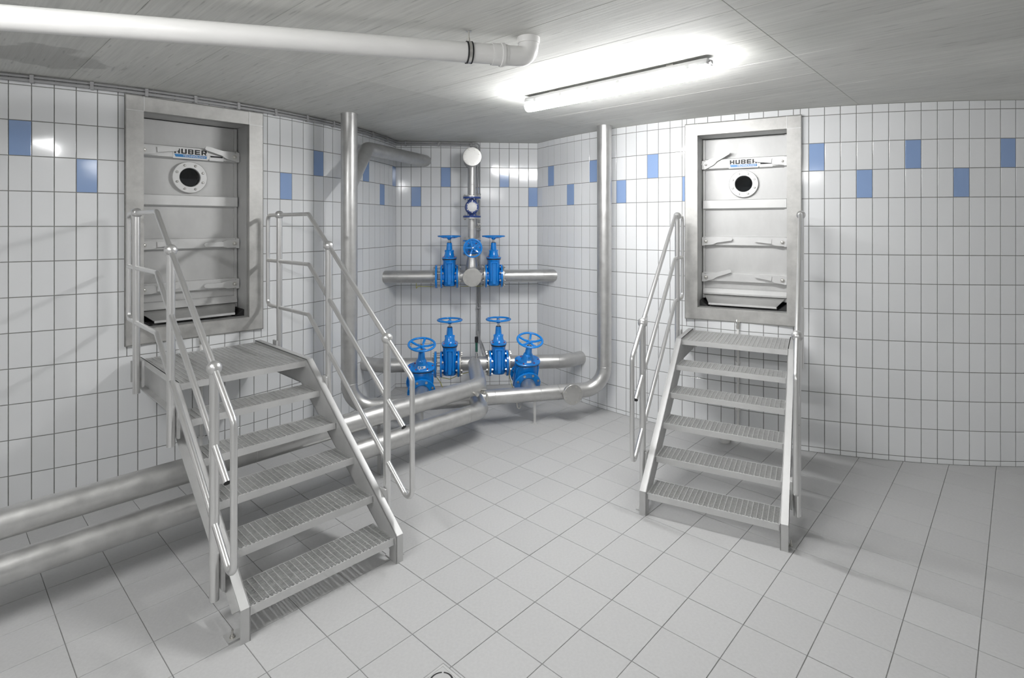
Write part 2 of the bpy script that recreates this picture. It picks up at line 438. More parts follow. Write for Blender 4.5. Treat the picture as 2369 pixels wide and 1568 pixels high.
ceiling = structure(MB().box((0, 2.2, CEIL+0.07), (12, 11.2, 0.12)).build('ceiling', M['concrete'], smooth=False))
ca = math.radians(42.7); CU = V((math.sin(ca), math.cos(ca))); CW = V((-math.cos(ca), math.sin(ca)))   # across / along the boards
c0 = V((1.105, 2.721)); PWd, PLn = 0.5, 2.5
_pm = {}
for i in range(-16, 18):
    for j in range(-4, 4):
        off = 0.0 if i % 2 == 0 else 0.0
        c = c0+CU*(i+0.5)*PWd+CW*((j+0.5)*PLn)
        cut = [c+CU*a*PWd/2+CW*b*PLn/2 for a in (-1, 0, 1) for b in (-1, -.5, 0, .5, 1)]
        if not any(XL-.3 < q.x < XR+.3 and YN-.3 < q.y < 7.6 for q in cut): continue
        m = MB(); gx, gy, bb = PWd/2-0.0006, PLn/2-0.0006, 0.0018
        m.add([(-gx, -gy, 0.01), (gx, -gy, 0.01), (gx, gy, 0.01), (-gx, gy, 0.01), (-gx, -gy, bb), (gx, -gy, bb), (gx, gy, bb), (-gx, gy, bb),
               (-gx+bb, -gy+bb, 0), (gx-bb, -gy+bb, 0), (gx-bb, gy-bb, 0), (-gx+bb, gy-bb, 0)],
              [(8, 11, 10, 9)]+[(k+i_, k+4+i_, k+4+(i_+1) % 4, k+(i_+1) % 4) for k in (0, 4) for i_ in range(4)])
        if 'm' not in _pm: _pm['m'] = m.mesh('panel', M['concrete'], smooth=False)
        o = bpy.data.objects.new('concrete_panel', _pm['m']); C.objects.link(o); o.parent = ceiling
        o.matrix_local = Matrix.Translation((c.x, c.y, CEIL+random.uniform(0, 0.0006))) @ Matrix.Rotation(PI/2-ca, 4, 'Z')

# ------------------------------------------------------------------ lamps
def lamp(p0, p1, z, label, glow):
    p0, p1 = V((*p0, z)), V((*p1, z)); d = (p1-p0); L = d.length; d.normalize(); s = V((-d.y, d.x, 0))
    c = (p0+p1)/2
    root = empty('batten_lamp', (c.x, c.y, z), label, 'lamp', math.atan2(d.y, d.x))
    def sect(prof, a, b, taper):
        return [[V((x, py*k, pz)) for py, pz in prof] for x, k in ((-L/2+a, taper), (-L/2+a+0.05, 1), (L/2-b-0.05, 1), (L/2-b, taper))]
    dif = [(-.046, .014)]+[(.060*math.sin(t), -.022-.040*math.cos(t)) for t in [PI*(-.62+1.24*k/14) for k in range(15)]]+[(.046, .014)]
    MB().rings(sect(dif, 0.0, 0.0, 0.75)).build('diffuser', glow, root)
    hou = [(-.051, .012), (.051, .012), (.050, .030), (.040, .050), (-.040, .050), (-.050, .030)]
    MB().rings(sect(hou, -.004, -.004, 0.85)).build('housing', M['plastic'], root, ang=20)
    for k in range(6):
        for sg in (-1, 1):
            MB().box((-L/2+0.12+k*(L-0.24)/5, sg*0.0525, 0.012), (0.028, 0.008, 0.026), bev=0.002).build('clip', M['plastic'], root, smooth=False)
    for sg in (-1, 1):
        MB().box((sg*L*0.33, 0, (0.050+CEIL-z)/2), (0.05, 0.03, CEIL-z-0.050)).build('mounting_bracket', M['bolt'], root, smooth=False)
    MB().cyl((L/2-0.01, 0, 0.028), (L/2+0.022, 0, 0.028), 0.014, 14).build('cable_gland', M['conduit'], root)
    return root
lamp((0.134, 4.54), (1.243, 3.464), 3.052, 'lit fluorescent batten lamp under the concrete ceiling, above the blue valves', M['glow'])
lamp((-2.55, 1.45), (-1.45, 0.35), 3.052, 'lit batten lamp on the ceiling outside the picture, beyond the left staircase', M['glow_rear'])
lamp((0.2, -1.2), (1.3, -2.25), 3.052, 'added unseen fill lamp shaped as a batten, on the ceiling outside the picture', M['glow_fill'])  # lamp added far behind the camera for overall fill

# ------------------------------------------------------------------ pressure hatches
def text_mesh(body, width, height, name, mat, bold=0.02, shear=0.0):
    cu = bpy.data.curves.new(name, 'FONT'); cu.body = body; cu.size = 1; cu.offset = bold; cu.resolution_u = 3; cu.shear = shear
    to = bpy.data.objects.new(name, cu); C.objects.link(to)
    bpy.context.view_layer.update()
    me = bpy.data.meshes.new_from_object(to.evaluated_get(bpy.context.evaluated_depsgraph_get()))
    bpy.data.objects.remove(to)
    xs = [v.co.x for v in me.vertices]; ys = [v.co.y for v in me.vertices]
    x0, x1, y0, y1 = min(xs), max(xs), min(ys), max(ys)
    for v in me.vertices:
        a = (v.co.x-x0)/(x1-x0)-0.5; b = (v.co.y-y0)/(y1-y0)
        v.co = (a*width, 0, b*height)
    me.materials.clear(); me.materials.append(mat); me.name = name
    return me
def block_letters(word, wid, h, gap, mat):
    """heavy square capitals drawn as polygons (unit cell 1 x 1)"""
    t = 0.30; s = 0.23
    L = {'H': [[(0, 0), (t, 0), (t, .37), (1-t, .37), (1-t, 0), (1, 0), (1, 1), (1-t, 1), (1-t, .61), (t, .61), (t, 1), (0, 1)]],
         'U': [[(0, .12), (.12, 0), (.88, 0), (1, .12), (1, 1), (1-t, 1), (1-t, s), (t, s), (t, 1), (0, 1)]],
         'B': [[(0, 0), (.88, 0), (1, .12), (1, .42), (.93, .5), (1, .58), (1, .88), (.88, 1), (0, 1), (0, .81), (.70, .81), (.70, .60), (t, .60), (t, .40), (.70, .40), (.70, .19), (0, .19)],
               [(0, .19), (t, .19), (t, .81), (0, .81)]],
         'E': [[(0, 0), (1, 0), (1, s), (t, s), (t, .39), (.95, .39), (.95, .61), (t, .61), (t, 1-s), (1, 1-s), (1, 1), (0, 1)]],
         'R': [[(0, 0), (t, 0), (t, .34), (.50, .34), (.70, 0), (1, 0), (.80, .36), (.92, .38), (1, .48), (1, .88), (.88, 1), (0, 1), (0, .81), (.70, .81), (.70, .55), (t, .55), (t, .81), (0, .81)]]}
    m = MB(); n = len(word); cw = (wid-gap*(n-1))/n
    for k, ch in enumerate(word):
        for poly in L[ch]:
            o = len(m.v); m.v += [(-wid/2+k*(cw+gap)+px*cw, 0, pz*h) for px, pz in poly]; m.f.append(tuple(range(o, o+len(poly))))
    me = bpy.data.meshes.new('lettering'); me.from_pydata(m.v, [], m.f); me.materials.append(mat)
    import bmesh
    bm = bmesh.new(); bm.from_mesh(me); bmesh.ops.triangulate(bm, faces=bm.faces); bm.to_mesh(me); bm.free()
    return me

def hatch(side, s0, xoff, label, levers, brand):
    st = ST[side]; p = st['F']+st['A']*s0+st['R']*xoff
    root = empty('pressure_hatch', (p.x, p.y, HZ0), label, 'hatch', st['rz'])
    Z = lambda z: z-HZ0
    OX, OZ0, OZ1 = 0.395, 1.245, 2.94; D = 0.30
    sw = HW-OX
    f = MB()
    f.box((-(HW+OX)/2, .03, Z((HZ0+HZ1)/2)), (sw, .06, HZ1-HZ0), bev=.003)
    f.box(((HW+OX)/2, .03, Z((HZ0+HZ1)/2)), (sw, .06, HZ1-HZ0), bev=.003)
    f.build('frame_post', M['frame_steel'], root)
    f = MB(); f.box((0, .031, Z((HZ0+OZ0)/2)), (2*OX, .06, OZ0-HZ0), bev=.003).build('frame_sill', M['frame_steel'], root)
    f = MB(); f.box((0, .031, Z((HZ1+OZ1)/2)), (2*OX, .06, HZ1-OZ1), bev=.003).build('frame_head', M['frame_steel'], root)
    for sg in (-1, 1):
        MB().box((sg*OX, .0, Z((HZ1+OZ1)/2)), (.006, .005, HZ1-OZ1)).build('weld_seam', M['bar'], root, smooth=False)
        MB().box((sg*(HW+OX)/2, .0, Z(OZ1)), (sw, .005, .006)).build('weld_seam', M['bar'], root, smooth=False)
    sl = MB()                                                   # grey sealing joint between frame and tiles
    for sg in (-1, 1): sl.box((sg*(HW+.003), .03, Z((HZ0+HZ1)/2)), (.006, .058, HZ1-HZ0+.012))
    for z in (HZ0-.003, HZ1+.003): sl.box((0, .03, Z(z)), (2*HW, .058, .006))
    sl.build('seal_joint', M['grout'], root, smooth=False)
    j = MB()
    for sg in (-1, 1): j.box((sg*(OX+.004), .06+.15, Z((OZ0+OZ1)/2)), (.008, .32, OZ1-OZ0+.016))
    for z, q in ((OZ0-.004, 1), (OZ1+.004, 1)): j.box((0, .06+.15, Z(z)), (2*OX, .32, .008))
    j.build('reveal', M['sheet'], root, smooth=False)
    MB().box((0, .375, Z((OZ0+OZ1)/2)), (2*OX+.016, .01, OZ1-OZ0+.016)).build('back_plate', M['dark'], root, smooth=False)
    # door leaf with a round opening for the porthole
    px, pz, pr = 0.0, 2.467, 0.082
    d = MB(); hx = OX-.006; z0, z1 = 1.31, OZ1-.006; n = 48
    inner = [(px+pr*math.cos(2*PI*k/n), D, Z(pz+pr*math.sin(2*PI*k/n))) for k in range(n)]
    outer = []
    for k in range(n):
        a = 2*PI*k/n; ux, uz = math.cos(a), math.sin(a)
        q = 0.2/max(abs(ux), abs(uz)); outer.append((px+ux*q, D, Z(pz+uz*q)))
    d.rings([inner, outer], cap=(False, False))
    for (xa, xb, za, zb) in ((-hx, px-.2, z0, z1), (px+.2, hx, z0, z1), (px-.2, px+.2, z0, pz-.2), (px-.2, px+.2, pz+.2, z1)):
        d.add([(xa, D, Z(za)), (xb, D, Z(za)), (xb, D, Z(zb)), (xa, D, Z(zb))], [(0, 1, 2, 3)])
    door = d.build('door_leaf', M['sheet'], root, smooth=False)
    so = door.modifiers.new('solid', 'SOLIDIFY'); so.thickness = .008; so.offset = 0
    fr = MB()
    for sg in (-1, 1): fr.box((sg*(hx-.012), D-.012, Z((z0+z1)/2)), (.024, .02, z1-z0))
    fr.build('door_edge', M['sheet'], door, smooth=False)
    # porthole
    po = MB().lathe((px, D-.004, Z(pz)), (0, -1, 0), [(0, .083), (0, .136), (.030, .136), (.034, .132), (.034, .083), (.030, .080), (0, .080)], 48, cap=(False, False)).build('porthole', M['bar'], root)
    bt = MB()
    for k in range(8):
        a = 2*PI*(k+.5)/8; c = (px+.108*math.cos(a), D-.037, Z(pz+.108*math.sin(a)))
        bt.lathe(c, (0, -1, 0), [(0, .010), (.006, .010), (.010, .006)], 8)
    bt.build('bolts', M['bolt'], po, kind='stuff')
    MB().cyl((px, D-.012, Z(pz)), (px, D-.020, Z(pz)), .0805, 40).build('pane', M['glass'], po)
    MB().lathe((px, D+.002, Z(pz)), (0, 1, 0), [(0, .0815), (.06, .0815), (.06, .001)], 40, cap=(False, True)).build('dark_tube', M['dark'], po)
    # four cross bars
    bars = [(2.613, 2.725), (2.207, 2.312), (1.838, 1.942), (1.475, 1.575)]
    bx = OX-.012
    for k, (a, b) in enumerate(bars):
        zc, h = (a+b)/2, (b-a)/2
        prof = [(D, -h), (D-.050, -h+.016), (D-.052, -h+.020), (D-.052, h-.006), (D-.048, h), (D, h)]
        m = MB().prism([(y, z) for y, z in prof], (-bx, 0, Z(zc)), (0, 1, 0), (0, 0, 1), (2*bx, 0, 0))
        m.build('crossbar', M['bar'], root, ang=20)
    # folded strip at the foot of the leaf
    MB().prism([(D, 0.085), (D-.020, .075), (D-.045, .035), (D-.045, .02), (D, .0)], (-bx, 0, Z(1.335)), (0, 1, 0), (0, 0, 1), (2*bx, 0, 0)).build('door_foot', M['sheet'], root, ang=20)
    # latch levers
    for bi, sg, ang in levers:
        zc = (bars[bi][0]+bars[bi][1])/2
        a = math.radians(ang); lv = V((-sg*math.cos(a), 0, math.sin(a))); wv = V((sg*math.sin(a)*1.0, 0, math.cos(a)))
        o = V((sg*.350, D-.066, Z(zc)))
        m = MB()
        m.prism([(-.036, -.036), (.06, -.036), (.10, -.024), (.10, .022), (.06, .034), (-.036, .034)], o, lv, wv, (0, -.012, 0))
        tip = [(.095, -.023)]+[(.235+.018*math.cos(t), .002+.018*math.sin(t)) for t in [PI*(-.5+k/6) for k in range(7)]]+[(.095, .021)]
        m.prism(tip, o+V((0, -.010, 0)), lv, wv, (0, -.012, 0))
        lev = m.build('latch_lever', M['bar'], root, ang=20)
        MB().lathe(o+V((0, -.012, 0)), (0, -1, 0), [(0, .020), (.004, .020), (.004, .013), (.016, .012), (.018, .009)], 16).build('pivot_bolt', M['bolt'], lev)
        bk = MB().box((sg*(OX-.018), D-.052, Z(zc)), (.028, .045, .09), bev=.003); bk.build('latch_bracket', M['bar'], lev, smooth=False)
    # sign on the top bar
    y = D-.0545; zc = sum(bars[0])/2
    sg_ = MB().box((0, y+.001, Z(zc-.004)), (.268, .002, .084)).build('sign', M['sign_white'], root, smooth=False, label='white sign with black HUBER lettering over a blue TECHNOLOGY strip')
    t1 = bpy.data.objects.new('lettering', block_letters('HUBER', .250, .042, .010, M['ink'])); C.objects.link(t1); t1.parent = sg_; t1.location = (0, y-.0008, Z(zc-.005))
    st_ = MB().add([(-.125+.010, y-.0006, Z(zc-.034)), (.125, y-.0006, Z(zc-.034)), (.125, y-.0006, Z(zc-.010)), (-.125, y-.0006, Z(zc-.010))], [(0, 1, 2, 3)]).build('blue_strip', M['sign_blue'], sg_, smooth=False)
    t2 = bpy.data.objects.new('lettering', text_mesh('TECHNOLOGY', .178, .015, 'lettering', M['sign_white'], .012, .15)); C.objects.link(t2); t2.parent = sg_; t2.location = (.030, y-.0012, Z(zc-.0295))
    rp = MB().box((.205, y+.001, Z(zc-.022)), (.115, .002, .048)).build('rating_plate', M['sign_white'], root, smooth=False, label='small white rating plate')
    MB().box((.205, y-.0005, Z(zc-.010)), (.100, .001, .014)).build('print', M['ink'], rp, smooth=False)  # plain black bar across the plate
    # sloping threshold tray with its lip
    m = MB()
    A_, B_ = (.372, D-.03, 1.345), (.305, .095, 1.283)
    m.add([(-A_[0], A_[1], Z(A_[2])), (A_[0], A_[1], Z(A_[2])), (B_[0], B_[1], Z(B_[2])), (-B_[0], B_[1], Z(B_[2]))], [(0, 1, 2, 3)])
    tr = m.build('threshold_tray', M['steel'], root, smooth=False)
    so = tr.modifiers.new('solid', 'SOLIDIFY'); so.thickness = .005; so.offset = -1
    MB().box((0, B_[1]-.004, Z(B_[2]-.006)), (2*B_[0], .012, .020), bev=.002).build('lip', M['bar'], tr, smooth=False)
    for sg in (-1, 1):
        MB().prism([(0, 0), (.085, 0), (0, .055)], (sg*(OX-.002), .12, Z(OZ0+.002)), (-sg, 0, 0), (0, 0, 1), (0, .15, 0)).build('shade_wedge', M['rubber'], root, smooth=False, label='black wedge standing in for the shaded gap at the corner')  # black wedges paint the shaded gaps beside the tray
    return root
hatch('left', ST['left']['wall']-0.007, -0.006, 'steel pressure hatch with round porthole set into the wall above the left staircase',
      [(0, -1, 6), (0, 1, 13), (2, -1, 3), (2, 1, -2), (3, -1, 2), (3, 1, -1)], True)
hatch('right', ST['right']['wall']-0.007, 0.0, 'steel pressure hatch with one lever raised, set into the wall above the right staircase',
      [(0, -1, 27), (0, 1, 5), (2, -1, 6), (2, 1, 4), (3, -1, 17), (3, 1, 8)], True)

# ------------------------------------------------------------------ staircases
GO, RISE, Z1 = 0.238, 0.174, 0.150
TOP = Z1+5*RISE
def grating(x0, x1, y0, y1, z, name, parent):
    m = MB(); h = .030
    nx = max(2, round((x1-x0)/.0333)); ny = max(2, round((y1-y0)/.0122))
    for k in range(nx+1):
        xx = x0+(x1-x0)*k/nx; m.box((xx, (y0+y1)/2, z-h/2), (.0042, y1-y0, h))
    for k in range(1, ny):
        yy = y0+(y1-y0)*k/ny; m.box(((x0+x1)/2, yy, z-.0025-.0055), (x1-x0, .0032, .011))
    return m.build(name, M['galv'], parent, smooth=False, kind='stuff')
def staircase(side, depth, backpost, looppos, midpost, bend, label):
    st = ST[side]
    root = empty('metal_staircase', (st['F'].x, st['F'].y, 0), label, 'staircase', st['rz'])
    WX, FLW = .425, .048                                   # inner web position, flange width
    s1 = .02+5*GO-.02                                      # where the slope ends
    slope = RISE/GO
    zt = lambda s: Z1+.018+s*slope
    sp = (TOP+.018-Z1-.018)/slope
    H = .19                                                # vertical depth of the channel
    up = [(0, 0), (0, Z1+.018), (sp, TOP+.018), (depth, TOP+.018)]
    lowp = [(depth, TOP-.175), (sp+.10, TOP-.175), (.115, .06)]
    for sg in (-1, 1):
        m = MB()
        poly = [(0, 0), (0, Z1+.018), (sp, TOP+.018), (depth, TOP+.018), (depth, TOP-.175), (sp+.09, TOP-.175), (.105, .085), (.105, 0.0)]
        poly = [(0, 0), (.075, 0), (.075, .06)]+[(.115, .095), (sp+.09, TOP-.175), (depth, TOP-.175), (depth, TOP+.018), (sp, TOP+.018), (0, Z1+.018)]
        m.prism([(a, b) for a, b in poly], (sg*WX, 0, 0), (0, 1, 0), (0, 0, 1), (sg*.006, 0, 0))
        def flange(pts, t):
            for (a, b) in zip(pts[:-1], pts[1:]):
                a, b = V((0, *a)), V((0, *b)); d = (b-a).normalized(); nrm = V((0, -d.z, d.y))*t
                m.prism([(0, 0), ((b-a).length, 0)]+[((b-a).length, t), (0, t)], a+V((sg*WX, 0, 0)), d, V((0, -d.z, d.y)), (sg*FLW, 0, 0))
        flange([(0, 0), (0, Z1+.018)], -.006)
        flange([(0, Z1+.018), (sp, TOP+.018)], -.006)
        flange([(sp, TOP+.018), (depth, TOP+.018)], -.006)
        flange([(.115, .095), (sp+.09, TOP-.175)], .006)
        flange([(sp+.09, TOP-.175), (depth, TOP-.175)], .006)
        m.build('stringer', M['sheet'], root, ang=25)
        # foot plate with its anchor bolt
        ft = MB().box((sg*(WX+.045), .085, .004), (.085, .075, .008)).build('foot_plate', M['sheet'], root, smooth=False)
        b = MB(); c = V((sg*(WX+.060), .075, .008))
        b.lathe(c, (0, 0, 1), [(0, .014), (.003, .014), (.003, .010), (.013, .010), (.013, .005), (.038, .005)], 12)
        b.build('anchor_bolt', M['bolt'], ft)
        if True:
            w_ = MB().box((sg*(WX+.02), depth-.012, TOP-.08), (.10, .014, .16)).build('wall_bracket', M['sheet'], root, smooth=False)
    # treads
    for k in range(5):
        s = .018+k*GO; z = Z1+k*RISE; td = .245
        fr = MB()
        fr.box((0, s+.003, z-.017), (2*WX, .006, .042))
        fr.box((0, s+td-.003, z-.015), (2*WX, .005, .032))
        for sg in (-1, 1): fr.box((sg*(WX-.004), s+td/2, z-.018), (.006, td, .036))
        for q in range(0, 38): fr.box((-WX+.02+q*(2*WX-.04)/37, s+.011, z-.001), (.012, .010, .006))
        t = fr.build('tread', M['bar'], root, smooth=False)
        grating(-WX+.008, WX-.008, s+.016, s+td-.006, z, 'grating', t)
    s0 = .018+5*GO
    fr = MB()
    fr.box((0, s0+.003, TOP-.017), (2*WX, .006, .042)); fr.box((0, depth-.012, TOP-.017), (2*WX, .006, .042))
    for sg in (-1, 1): fr.box((sg*(WX-.004), (s0+depth)/2, TOP-.018), (.006, depth-s0-.02, .036))
    for q in range(0, 38): fr.box((-WX+.02+q*(2*WX-.04)/37, s0+.011, TOP-.001), (.012, .010, .006))
    pf = fr.build('platform', M['bar'], root, smooth=False)
    grating(-WX+.008, WX-.008, s0+.016, depth-.016, TOP, 'grating', pf)
    # handrails
    RX, PR, BR_ = .516, .0235, .0165
    rs = .744
    top = lambda s: 1.32+(s-.24)*rs
    zb = 2.142
    bs = .24+(zb-1.32)/rs                                  # the bend above the platform edge
    for sg in (-1, 1):
        x = sg*RX
        posts = [(.24, .13, 1.32)]
        if midpost: posts.append((1.02, .70, top(1.02)))
        posts.append((backpost, .84, zb))
        for (s, za, zz) in posts:
            p = MB().cyl((x, s, za), (x, s, zz-.025), PR, 24).build('handrail_post', M['rail'], root)
            MB().sphere((x, s, zz), .037, 28, 16).build('ball_joint', M['rail'], p)
            zc = za+.14
            MB().box((sg*(WX+FLW+.003+.006), s+.0, zc), (.014, .075, .19), bev=.003).build('post_bracket', M['sheet'], p, smooth=False)
            bb = MB()
            for dz in (-.045, .045): bb.lathe((sg*(WX+FLW+.016), s+.025, zc+dz), (sg, 0, 0), [(0, .010), (.008, .010), (.008, .006), (.014, .006)], 8)
            bb.build('bracket_bolt', M['bolt'], p)
        # top rail runs round the front loop back into the bottom rail, and round the rear loop
        b1, b2 = zb-.397, zb-.792                          # middle and bottom rail over the platform
        ms = lambda s: .93+(s-.24)*rs; bt = lambda s: .53+(s-.24)*rs
        fl = -.035
        pts = [(x, looppos, (zb+b2)/2), (x, looppos, zb), (x, bs, zb), (x, .24, 1.32), (x, fl, top(fl)), (x, fl, bt(fl)-.02)]
        pts += [(x, .24, .53), (x, bs, b2+.0)] if False else []
        a = MB()
        loop = [(x, looppos, zb), (x, bs, zb), (x, fl, top(fl)-.0), (x, fl, .385), (x, .06, .53-(.24-.06)*rs+.0), (x, bend, b2), (x, looppos, b2)]
        bsl = .24+(b2-.53)/rs
        loop = [(x, looppos, (zb+b2)/2), (x, looppos, zb), (x, bs, zb), (x, fl, top(fl)), (x, fl, bt(fl)), (x, bsl, b2), (x, looppos, b2), (x, looppos, (zb+b2)/2)]
        a.tube(fillet(loop, .052, 7), BR_, 16)
        a.build('handrail', M['rail'], root, ang=60)
        bm_ = .24+(b1-.93)/rs
        mid = [(x, looppos, b1), (x, bm_, b1), (x, .055, ms(.055))]
        mm = MB().tube(fillet(mid, .05, 6), BR_, 16).build('middle_rail', M['rail'], root, ang=60)
        e = V((0, -1, -rs)).normalized(); q = V((x, .055, ms(.055)))
        MB().lathe(q, e, [(0, BR_*.99), (.003, BR_*.99), (.003, .001)], 16).build('end_plug', M['rubber'], mm)
    return root
staircase('left', ST['left']['wall']-.035, 1.89, 2.13, True, 1.31, 'stainless staircase with deep grating platform and three posts per handrail, at the left hatch')
staircase('right', ST['right']['wall']-.035, 1.435, 1.665, False, 1.31, 'stainless staircase with two posts per handrail, leading to the right hatch')

# ------------------------------------------------------------------ valves
def ring_bolts(m, o, ax, R, n, hd, ln, ph=0.5, sides=6):
    o, ax = V(o), V(ax).normalized(); u, v = ortho(ax)
    for k in range(n):
        a = 2*PI*(k+ph)/n; c = o+(u*math.cos(a)+v*math.sin(a))*R
        m.lathe(c, ax, [(0, hd), (ln, hd), (ln, hd*.55), (ln*1.6, hd*.55)], sides)
def make_valve():
    root = empty('gate_valve', (0, 0, 0), 'x', 'valve')
    # body: stacked oval sections
    R = []
    def oval(z, a, b, e=2.6, n=28):
        out = []
        for k in range(n):
            t = 2*PI*k/n; c, s = math.cos(t), math.sin(t)
            out.append(V((a*math.copysign(abs(c)**(2/e), c), b*math.copysign(abs(s)**(2/e), s), z)))
        return out
    for z, a, b in ((-.118, .050, .050), (-.112, .068, .082), (-.08, .078, .108), (0, .081, .118), (.07, .082, .118), (.12, .079, .116), (.185, .078, .116), (.206, .086, .128)):
        R.append(oval(z, a, b))
    m = MB().rings(R)
    m.lathe((-.1, 0, 0), (1, 0, 0), [(0, .092), (.2, .092)], 32)
    for sg in (-1, 1):
        for sx in (-1, 1): m.box((sx*.038, sg*.114, .055), (.012, .022, .22), bev=.003)
        m.box((0, sg*.116, .035), (.030, .024, .25), bev=.004)
        m.box((0, sg*.114, .170), (.090, .022, .014), bev=.003)
        m.box((sg*.072, 0, .08), (.05, .014, .12))
    m.build('body', M['blue'], root, ang=40)
    for sg in (-1, 1):
        f = MB().lathe((sg*.084, 0, 0), (sg, 0, 0), [(0, .080), (0, .139), (.003, .1425), (.019, .1425), (.021, .140), (.021, .080)], 40, cap=(False, False)).build('flange', M['blue'], root)
        b = MB(); ring_bolts(b, (sg*.084, 0, 0), (-sg, 0, 0), .120, 8, .0145, .012)
        b.build('bolts', M['bolt'], f, kind='stuff')
    MB().rings([oval(.206, .087, .130), oval(.217, .087, .130)]).build('gasket', M['rubber'], root, ang=40)
    m = MB().rings([oval(.217, .087, .130), oval(.219, .091, .136), oval(.234, .091, .136), oval(.237, .087, .130)])
    m.lathe((0, 0, .232), (0, 0, 1), [(0, .078), (.012, .066), (.035, .058), (.075, .050), (.085, .044), (.092, .037), (.172, .031), (.176, .028)], 28)
    for sg in (-1, 1):
        m.lathe((sg*.038, 0, .308), (sg, 0, 0), [(0, .014), (.014, .014), (.017, .010)], 12)
    m.build('bonnet', M['blue'], root, ang=30)
    c = MB()
    for k in range(6):
        a = 2*PI*(k+.5)/6; c.lathe((.072*math.cos(a), .116*math.sin(a), .236), (0, 0, 1), [(0, .008), (.005, .008), (.007, .005)], 8)
    c.build('bolt_caps', M['red'], root, kind='stuff')
    MB().lathe((0, 0, .405), (0, 0, 1), [(0, .026), (.008, .026), (.008, .022)], 20).build('wiper_ring', M['rubber'], root)
    MB().cyl((0, 0, .40), (0, 0, .470), .013, 14).build('stem', M['bolt'], root)
    m = MB().torus((0, 0, .488), (0, 0, 1), .131, .0125, 44, 12, 0.85)
    m.lathe((0, 0, .445), (0, 0, 1), [(0, .016), (.012, .027), (.034, .024), (.038, .018)], 20)
    for k in range(5):
        a = 2*PI*k/5+.3; d = V((math.cos(a), math.sin(a), 0)); t = V((-d.y, d.x, 0))
        pts = [(.015, .468), (.06, .468), (.095, .476), (.126, .487)]
        for (r0, h0), (r1, h1) in zip(pts[:-1], pts[1:]):
            a0, a1 = d*r0+V((0, 0, h0)), d*r1+V((0, 0, h1)); w0 = .013
            n_ = V((0, 0, .006))
            m.add([a0-t*w0-n_, a0+t*w0-n_, a0+t*w0*.7+n_, a0-t*w0*.7+n_, a1-t*w0-n_, a1+t*w0-n_, a1+t*w0*.7+n_, a1-t*w0*.7+n_],
                  [(0, 1, 2, 3), (7, 6, 5, 4), (0, 4, 5, 1), (1, 5, 6, 2), (2, 6, 7, 3), (3, 7, 4, 0)])
    hw = m.build('handwheel', M['blue'], root, ang=40)
    MB().lathe((0, 0, .480), (0, 0, 1), [(0, .013), (.008, .013), (.010, .009)], 6).build('hub_nut', M['bolt'], hw)
    return root
proto = make_valve()
_first = [True]
def place_valve(loc, xdir, zdir, label, scale=1.0, spin=0.0):
    o = proto if _first[0] else dup(proto); _first[0] = False
    X, Zz = V(xdir).normalized(), V(zdir).normalized(); Y = Zz.cross(X).normalized(); X = Y.cross(Zz)
    m3 = Matrix((X, Y, Zz)).transposed()
    o.matrix_world = Matrix.Translation(loc) @ m3.to_4x4() @ Matrix.Scale(scale, 4)
    tag(o, label, 'valve', 'blue gate valves on the pipes'); return o
def counter_flange(m, o, ax, R, r, t=.016):
    m.lathe(o, ax, [(0, r), (0, R-.002), (.002, R), (t-.002, R), (t, R-.002), (t, r)], 40, cap=(False, False))
def weld(m, o, ax, r): m.torus(o, ax, r, .0022, 28, 6)

PRD = .077                                                  # main pipe radius
E1 = V((.9950, .0998, 0)).normalized(); NN = V((E1.y, -E1.x, 0))   # along the back wall / out of it
UP = V((0, 0, 1))
# ---- upper manifold
ZU = 1.434; TU = V((-.490, 6.70, ZU))
def ptU(u):                                                 # a point of the upper line seen at photo column u
    k = (u-CXP)/FPX; t = (k*TU.y-TU.x)/(E1.x-k*E1.y); return TU+E1*t
um = empty('upper_manifold', (TU.x, TU.y, ZU), 'upper stainless cross pipe with round blind flanges, fixed against the end wall', 'pipe')
um_inv = Matrix.Translation(-V((TU.x, TU.y, ZU)))
def bld(m, name, mat, parent, root_loc, **k):
    o = m.build(name, mat, parent, **k); o.data.transform(Matrix.Translation(-V(root_loc))); return o
vL, vR = ptU(1039.5), ptU(1141.8)
endL, endR = ptU(884), ptU(1287.5)
HB = .105+.001                                              # half a valve
for a, b, p in ((endL, vL-E1*(HB+.056), endL+E1*.19), (vR+E1*HB, endR, endR-E1*.17)):
    m = MB().cyl(a, b, PRD, 32); weld(m, p, E1, PRD); bld(m, 'cross_pipe', M['pipe'], um, TU)
m = MB(); m.cyl(vL+E1*HB, vR-E1*HB, PRD, 32)
m.cyl(TU, TU+NN*.14, PRD, 32)
m.lathe(TU, UP, [(0, PRD), (.115, PRD), (.125, .0755), (.245, .052)], 32)
bld(m, 'tee', M['pipe'], um, TU, ang=25)
for a, b in ((vL+E1*HB, E1), (vR-E1*HB, -E1), (vR+E1*HB, E1)):
    m = MB(); counter_flange(m, a, b, .141, PRD); fo = bld(m, 'steel_flange', M['bolt'], um, TU)
m = MB()
for o_, a in ((vL+E1*(HB+.016), E1), (vR-E1*(HB+.016), -E1), (vR+E1*(HB+.016), E1)): ring_bolts(m, o_, a, .120, 8, .014, .012)
ring_bolts(m, vL-E1*(HB+.062), -E1, .120, 8, .014, .012)
for k in range(8):
    a = 2*PI*(k+.5)/8; u_, v_ = ortho(E1); c = vL-E1*(HB+.062)+(u_*math.cos(a)+v_*math.sin(a))*.12; m.cyl(c, c+E1*.066, .008, 8)
bld(m, 'bolts', M['bolt'], fo, TU, kind='stuff')
m = MB(); counter_flange(m, vL-E1*(HB+.038), -E1, .1425, PRD, .024); bld(m, 'blue_flange', M['blue'], um, TU, label='loose blue flange')
